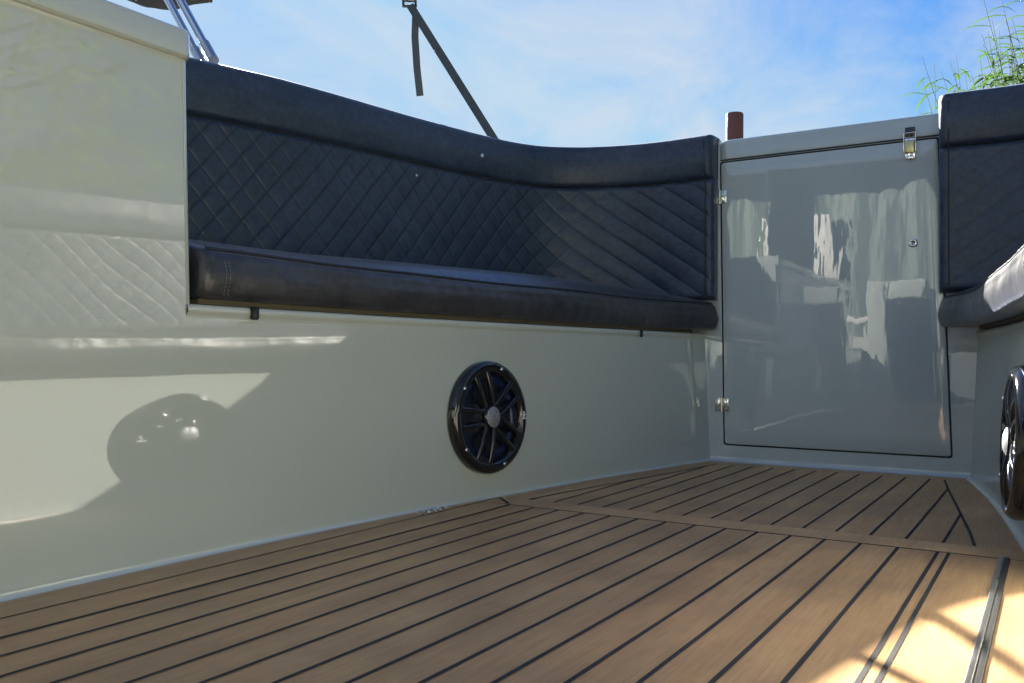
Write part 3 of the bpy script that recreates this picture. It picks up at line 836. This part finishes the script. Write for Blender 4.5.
ribbon(s, lp, .021, .0025, (wd + Vector((.0, .0, .3))).normalized()); s.build('loose_end', M['webbing'], st, sb_)
s = MB()
mt = Matrix.Translation(pB + Vector((-.002, 0, .012))) @ Matrix.Rotation(R(-58), 4, 'Z') @ Matrix.Rotation(R(25), 4, 'Y')
s.box((-.006, -.020, -.018), (.006, .020, -.010), .002, M4=mt); s.box((-.006, -.020, .010), (.006, .020, .018), .002, M4=mt)
s.box((-.006, -.022, -.018), (.006, -.015, .018), .002, M4=mt); s.box((-.006, .015, -.018), (.006, .022, .018), .002, M4=mt); s.box((-.004, -.015, -.003), (.004, .015, .003), .001, M4=mt)
s.build('buckle', M['black_gloss'], st, sb_)
s = MB(); ribbon(s, [pB + Vector((-.002, 0, .02)), Vector((-1.80, 1.98, 1.62))], .022, .003, wd); s.build('upper_webbing', M['webbing'], st, sb_)
prop(st, 'dark webbing canopy strap with buckle and loose tail rising behind the left backrest', 'strap')

# flakes on the sole beside the port wall
s = MB(); rr = random.Random(3)
for k in range(46):
    px, py = -.972 + abs(rr.gauss(0, .012)), 1.287 + rr.gauss(0, .02)
    sz = rr.uniform(.0012, .004); bm = bmesh.new(); bmesh.ops.create_cube(bm, size=sz)
    for v in bm.verts: v.co.z *= .35; v.co.x *= rr.uniform(.5, 1.5)
    mt = Matrix.Translation((px, py, .0018 + rr.random() * .003)) @ Matrix.Rotation(rr.random() * 6, 4, 'Z') @ Matrix.Rotation(rr.uniform(-.6, .6), 4, 'X')
    s.bm(bm, 0 if rr.random() < .62 else 1, mt, smooth=False)
o = s.build('paint_flakes', [M['flake'], M['blue_flake']], base=(-.965, 1.287, 0)); prop(o, 'tiny pile of pale and blue flakes on the floor against the left wall', 'flakes', kind='stuff')

# ------------------------------------------------------------------ outside: water, bank, pile, reeds
s = MB(); s.add([(-400, -400, -.42), (400, -400, -.42), (400, 400, -.42), (-400, 400, -.42)], [(0, 1, 2, 3)], 0, False)
o = s.build('water', M['water']); prop(o, 'dark canal water around the boat', kind='structure')
s = MB(); P = []
edge_pts = [(3.2, -40), (3.4, -6), (3.6, 2), (3.4, 6), (1.5, 8.6), (-1.2, 9.4), (-3, 13), (-4, 30), (-5, 90)]
for (x, y) in edge_pts: P.append([(x, y, -.6), (x + .6, y, -.25), (x + 2.2, y + .2, -.1), (x + 120, y + 3, .1)])
s.grid(P, flip=False); o = s.build('bank', M['bank']); prop(o, 'grassy canal bank', kind='structure')
s = MB(); pl = (-2.20, 6.95)
bm = bmesh.new()
P = []
for k, z in enumerate([-1.2, 0, .8, 1.5, 2.0, 2.272, 2.279]):
    r_ = .070 * (1 + .01 * math.sin(k * 3)) * (.95 if k == 6 else 1)
    P.append([(pl[0] + r_ * math.cos(a), pl[1] + r_ * math.sin(a), z) for a in np.linspace(0, 2 * math.pi, 24, endpoint=False)])
s.grid(P, closed_v=True); s.add(P[-1], [tuple(range(24))], 0, False); bm.free()
o = s.build('mooring_pile', M['pile'], base=(pl[0], pl[1], -1.2)); prop(o, 'red brown mooring pile standing behind the left end of the locker lid', 'mooring pile')

def reed(mb, x, y, z0, h, rng, full=True, plume=True):
    lean = Vector((rng.uniform(-.15, .10), rng.uniform(-.12, .12), 0)) * h
    def sp_(t): return Vector((x, y, z0)) + lean * t * t + Vector((0, 0, h * t))
    mb.tube([sp_(t) for t in np.linspace(0, 1, 7)], [.008 - .0062 * t for t in np.linspace(0, 1, 7)], 5, mi=1, caps=False)
    nl = int((30 if full else 9)); a = rng.random() * 6
    for k in range(nl):
        t = .22 + .74 * (k + rng.random() * .6) / nl
        p = sp_(t); a += math.pi + rng.uniform(-.5, .5); L = rng.uniform(.32, .6) * (1 - .35 * t); w = rng.uniform(.009, .017)
        d_ = Vector((math.cos(a), math.sin(a), rng.uniform(.15, .55))).normalized(); sd = Vector((-d_.y, d_.x, 0)).normalized()
        P = []; droop = rng.uniform(.25, .7)
        for q in (0, .25, .5, .75, 1):
            c = p + d_ * L * q - Vector((0, 0, 1)) * L * droop * q ** 2.2
            ww = w * (.5 + 2.0 * q) * (1 - q) ** .8 * 1.1 + .0008
            P.append([c - sd * ww, c + Vector((0, 0, ww * .5)), c + sd * ww])
        mb.grid(P, mi=0)
    if plume:
        tp = sp_(1)
        for k in range(9):
            a2 = rng.random() * 6.3; L = rng.uniform(.06, .15); q = tp - Vector((0, 0, rng.uniform(0, .16)))
            e = q + Vector((math.cos(a2) * L * .35, math.sin(a2) * L * .35, L)); mb.tube([q, q.lerp(e, .5), e], [.002, .004, .001], 4, mi=2, caps=False)
rng = random.Random(11)
spots = [(-.72, 9.9, 2.85, 10, 'lowest thin reed clump just left of the right backrest top'),
         (-.20, 10.2, 3.45, 110, 'reed clump with green leaves rising above the right backrest near its left corner'),
         (.42, 10.3, 3.9, 190, 'tallest leafy reed clump at the top right corner of the photo')]
for (x, y, h, n_, lab) in spots:
    s = MB()
    for k in range(n_):
        reed(s, x + rng.gauss(0, .30), y + rng.gauss(0, .3), -.3, h * rng.uniform(.74, 1.04) + .3, rng, True, False)
    o = s.build('reed_clump', [M['reed'], M['reed_stem'], M['plume']], base=(x, y, -.3)); prop(o, lab, 'reeds', 'reed clumps on the bank')
s = MB()
for k in range(1000):
    t = rng.random(); yy_ = -7 + 15 * t
    x = 3.7 + rng.random() * 2.2; 
    reed(s, x, yy_, -.2, rng.uniform(2.6, 3.9), rng, False, False)
for k in range(160):
    reed(s, .9 + rng.random() * 4.5, 9.5 + rng.random() * 2.0, -.2, rng.uniform(2.4, 3.3), rng, False, rng.random() < .4)
o = s.build('reed_bed', [M['reed_leaf_sunlit'], M['reed_stem'], M['plume']]); prop(o, 'dense bed of green reeds along the right hand bank', 'reed bed', kind='stuff')

# unseen trees added behind the reeds as dark backing for their reflection
M['tree_leaf'] = leafmat('tree_leaf', (.035, .07, .015), (.07, .12, .025)); M['bark'] = simple('bark', (.10, .08, .06), .9, bumpy=(20, .8, .03))
for (tx, ty, th, lab) in ((8.5, -3.5, 7.5, 'tall green tree added as dark backing behind the reeds, nearest the stern'), (9.2, .6, 8.2, 'tallest green tree added as dark backing behind the reeds amidships'), (8.6, 4.6, 7.2, 'bushy green tree added as dark backing behind the reeds level with the cockpit')):
    tr = empty('backing_tree', (tx, ty, -.15)); tb = tuple(tr.location)
    s = MB(); s.tube([(tx, ty, -.2), (tx + .1, ty, th * .3), (tx - .05, ty + .1, th * .6), (tx, ty, th * .9)], [.22, .17, .1, .02], 10)
    for k in range(9):
        a = rng.random() * 6.3; z0 = th * rng.uniform(.15, .65); e = (tx + math.cos(a) * th * .25, ty + math.sin(a) * th * .25, z0 + th * .18)
        s.tube([(tx, ty, z0), ((tx + e[0]) / 2, (ty + e[1]) / 2, z0 + th * .12), e], [.07, .04, .012], 6)
    s.build('trunk', M['bark'], tr, tb)
    s = MB(); cl_ = []
    for k in range(46):
        a = rng.random() * 6.3; zz_ = rng.uniform(.10, 1.0); rad = th * .30 * math.sqrt(max(.05, 1 - (2 * zz_ - 1) ** 2)) * rng.uniform(.5, 1.05)
        cl_.append((Vector((tx + math.cos(a) * rad, ty + math.sin(a) * rad, th * zz_)), rng.uniform(.45, .95)))
    for k in range(9000):
        c_, rr_ = rng.choice(cl_); d_ = Vector((rng.gauss(0, 1), rng.gauss(0, 1), rng.gauss(0, 1))).normalized() * rr_ * rng.uniform(.5, 1) 
        p = c_ + d_; u_ = Vector((rng.gauss(0, 1), rng.gauss(0, 1), rng.gauss(0, .6))).normalized(); v_ = u_.orthogonal().normalized(); L_ = rng.uniform(.07, .13)
        s.add([p - u_ * L_, p + v_ * L_ * .45, p + u_ * L_, p - v_ * L_ * .45], [(0, 1, 2, 3)], 0, False)
    s.build('crown', M['tree_leaf'], tr, tb); prop(tr, lab, 'tree', 'trees added as dark backing on the right bank')

# ------------------------------------------------------------------ light
SV = Vector((-1.36, 1.10, 1.0)).normalized()          # towards the sun
sun_el = math.asin(SV.z); sun_az = math.atan2(SV.x, SV.y)   # clockwise from +Y
L = bpy.data.lights.new('sun', 'SUN'); L.energy = 5.0; L.angle = R(.53); L.color = (1, .93, .82)
lo_ = bpy.data.objects.new('sun', L); COL.objects.link(lo_); lo_.rotation_euler = (-SV).to_track_quat('-Z', 'Y').to_euler(); lo_.location = (-8, 8, 8)
w = bpy.data.worlds.new('World'); scene.world = w; w.use_nodes = True
nt = w.node_tree; bg = nt.nodes['Background']
sky = nt.nodes.new('ShaderNodeTexSky'); sky.sky_type = 'NISHITA'; sky.sun_disc = False
sky.sun_elevation = sun_el; sky.sun_rotation = sun_az; sky.air_density = 1.0; sky.dust_density = .15; sky.ozone_density = 3
tc = nt.nodes.new('ShaderNodeTexCoord'); sep = nt.nodes.new('ShaderNodeSeparateXYZ'); nt.links.new(tc.outputs['Generated'], sep.inputs[0])
def mth(op, a, b_=None):
    n = nt.nodes.new('ShaderNodeMath'); n.operation = op
    for i, v in enumerate((a, b_)):
        if v is None: continue
        if isinstance(v, (int, float)): n.inputs[i].default_value = v
        else: nt.links.new(v, n.inputs[i])
    return n.outputs[0]
den = mth('ADD', mth('MAXIMUM', sep.outputs['Z'], 0.0), .22)
cmb = nt.nodes.new('ShaderNodeCombineXYZ')
nt.links.new(mth('DIVIDE', sep.outputs['X'], den), cmb.inputs[0]); nt.links.new(mth('DIVIDE', sep.outputs['Y'], den), cmb.inputs[1])
mp_ = nt.nodes.new('ShaderNodeMapping'); mp_.inputs['Rotation'].default_value = (0, 0, R(35)); mp_.inputs['Scale'].default_value = (1.0, .62, 1); mp_.inputs['Location'].default_value = (.3, .1, 0)
nt.links.new(cmb.outputs[0], mp_.inputs['Vector'])
n1 = noise(nt, mp_.outputs['Vector'], 2.3, 10, .62, .9); n2 = noise(nt, mp_.outputs['Vector'], .7, 3, .5)
cl = mth('ADD', mth('MULTIPLY', n1, .65), mth('MULTIPLY', n2, .5))
haze = mth('MULTIPLY', mth('POWER', mth('SUBTRACT', 1.0, mth('MAXIMUM', sep.outputs['Z'], 0.0)), 5.0), .30)
cf = mapr(nt, mth('ADD', cl, haze), .50, .76, 0, 1)
mx = nt.nodes.new('ShaderNodeMix'); mx.data_type = 'RGBA'
tint = nt.nodes.new('ShaderNodeMix'); tint.data_type = 'RGBA'; tint.blend_type = 'MULTIPLY'; tint.inputs[0].default_value = 1; tint.inputs[7].default_value = (.26, .41, .62, 1)
lim = nt.nodes.new('ShaderNodeMix'); lim.data_type = 'RGBA'; lim.blend_type = 'DARKEN'; lim.inputs[0].default_value = 1; lim.inputs[7].default_value = (1.35, 2.1, 3.2, 1)
nt.links.new(sky.outputs[0], tint.inputs[6]); nt.links.new(tint.outputs[2], lim.inputs[6])
nt.links.new(mth('MULTIPLY', cf, .85), mx.inputs[0]); nt.links.new(lim.outputs[2], mx.inputs[6]); mx.inputs[7].default_value = (2.2, 2.5, 2.85, 1)
nt.links.new(mx.outputs[2], bg.inputs['Color']); bg.inputs['Strength'].default_value = .05
scene.view_settings.view_transform = 'Standard'; scene.view_settings.look = 'None'; scene.view_settings.gamma = 1
scene.view_settings.exposure = 2.56

# ------------------------------------------------------------------ camera
cd = bpy.data.cameras.new('camera'); cam = bpy.data.objects.new('camera', cd); COL.objects.link(cam)
psi = R(31.8226); pitch = R(1.1237); roll = R(.3520)
fw = Vector((-math.sin(psi) * math.cos(pitch), math.cos(psi) * math.cos(pitch), math.sin(pitch)))
r0 = Vector((math.cos(psi), math.sin(psi), 0)); u0 = r0.cross(fw)
rt = r0 * math.cos(roll) + u0 * math.sin(roll); up = u0 * math.cos(roll) - r0 * math.sin(roll)
cam.matrix_world = Matrix(((rt.x, up.x, -fw.x, 0), (rt.y, up.y, -fw.y, 0), (rt.z, up.z, -fw.z, .28), (0, 0, 0, 1)))
cd.sensor_width = 36; cd.lens = 36 * 875 / 1024; cd.clip_start = .01; cd.clip_end = 1200
cd.dof.use_dof = False
scene.camera = cam
scene.cycles.use_denoising = True
scene.cycles.max_bounces = 10; scene.cycles.diffuse_bounces = 5; scene.cycles.glossy_bounces = 6
scene.cycles.caustics_reflective = True; scene.cycles.blur_glossy = 0
scene.cycles.sample_clamp_indirect = 25
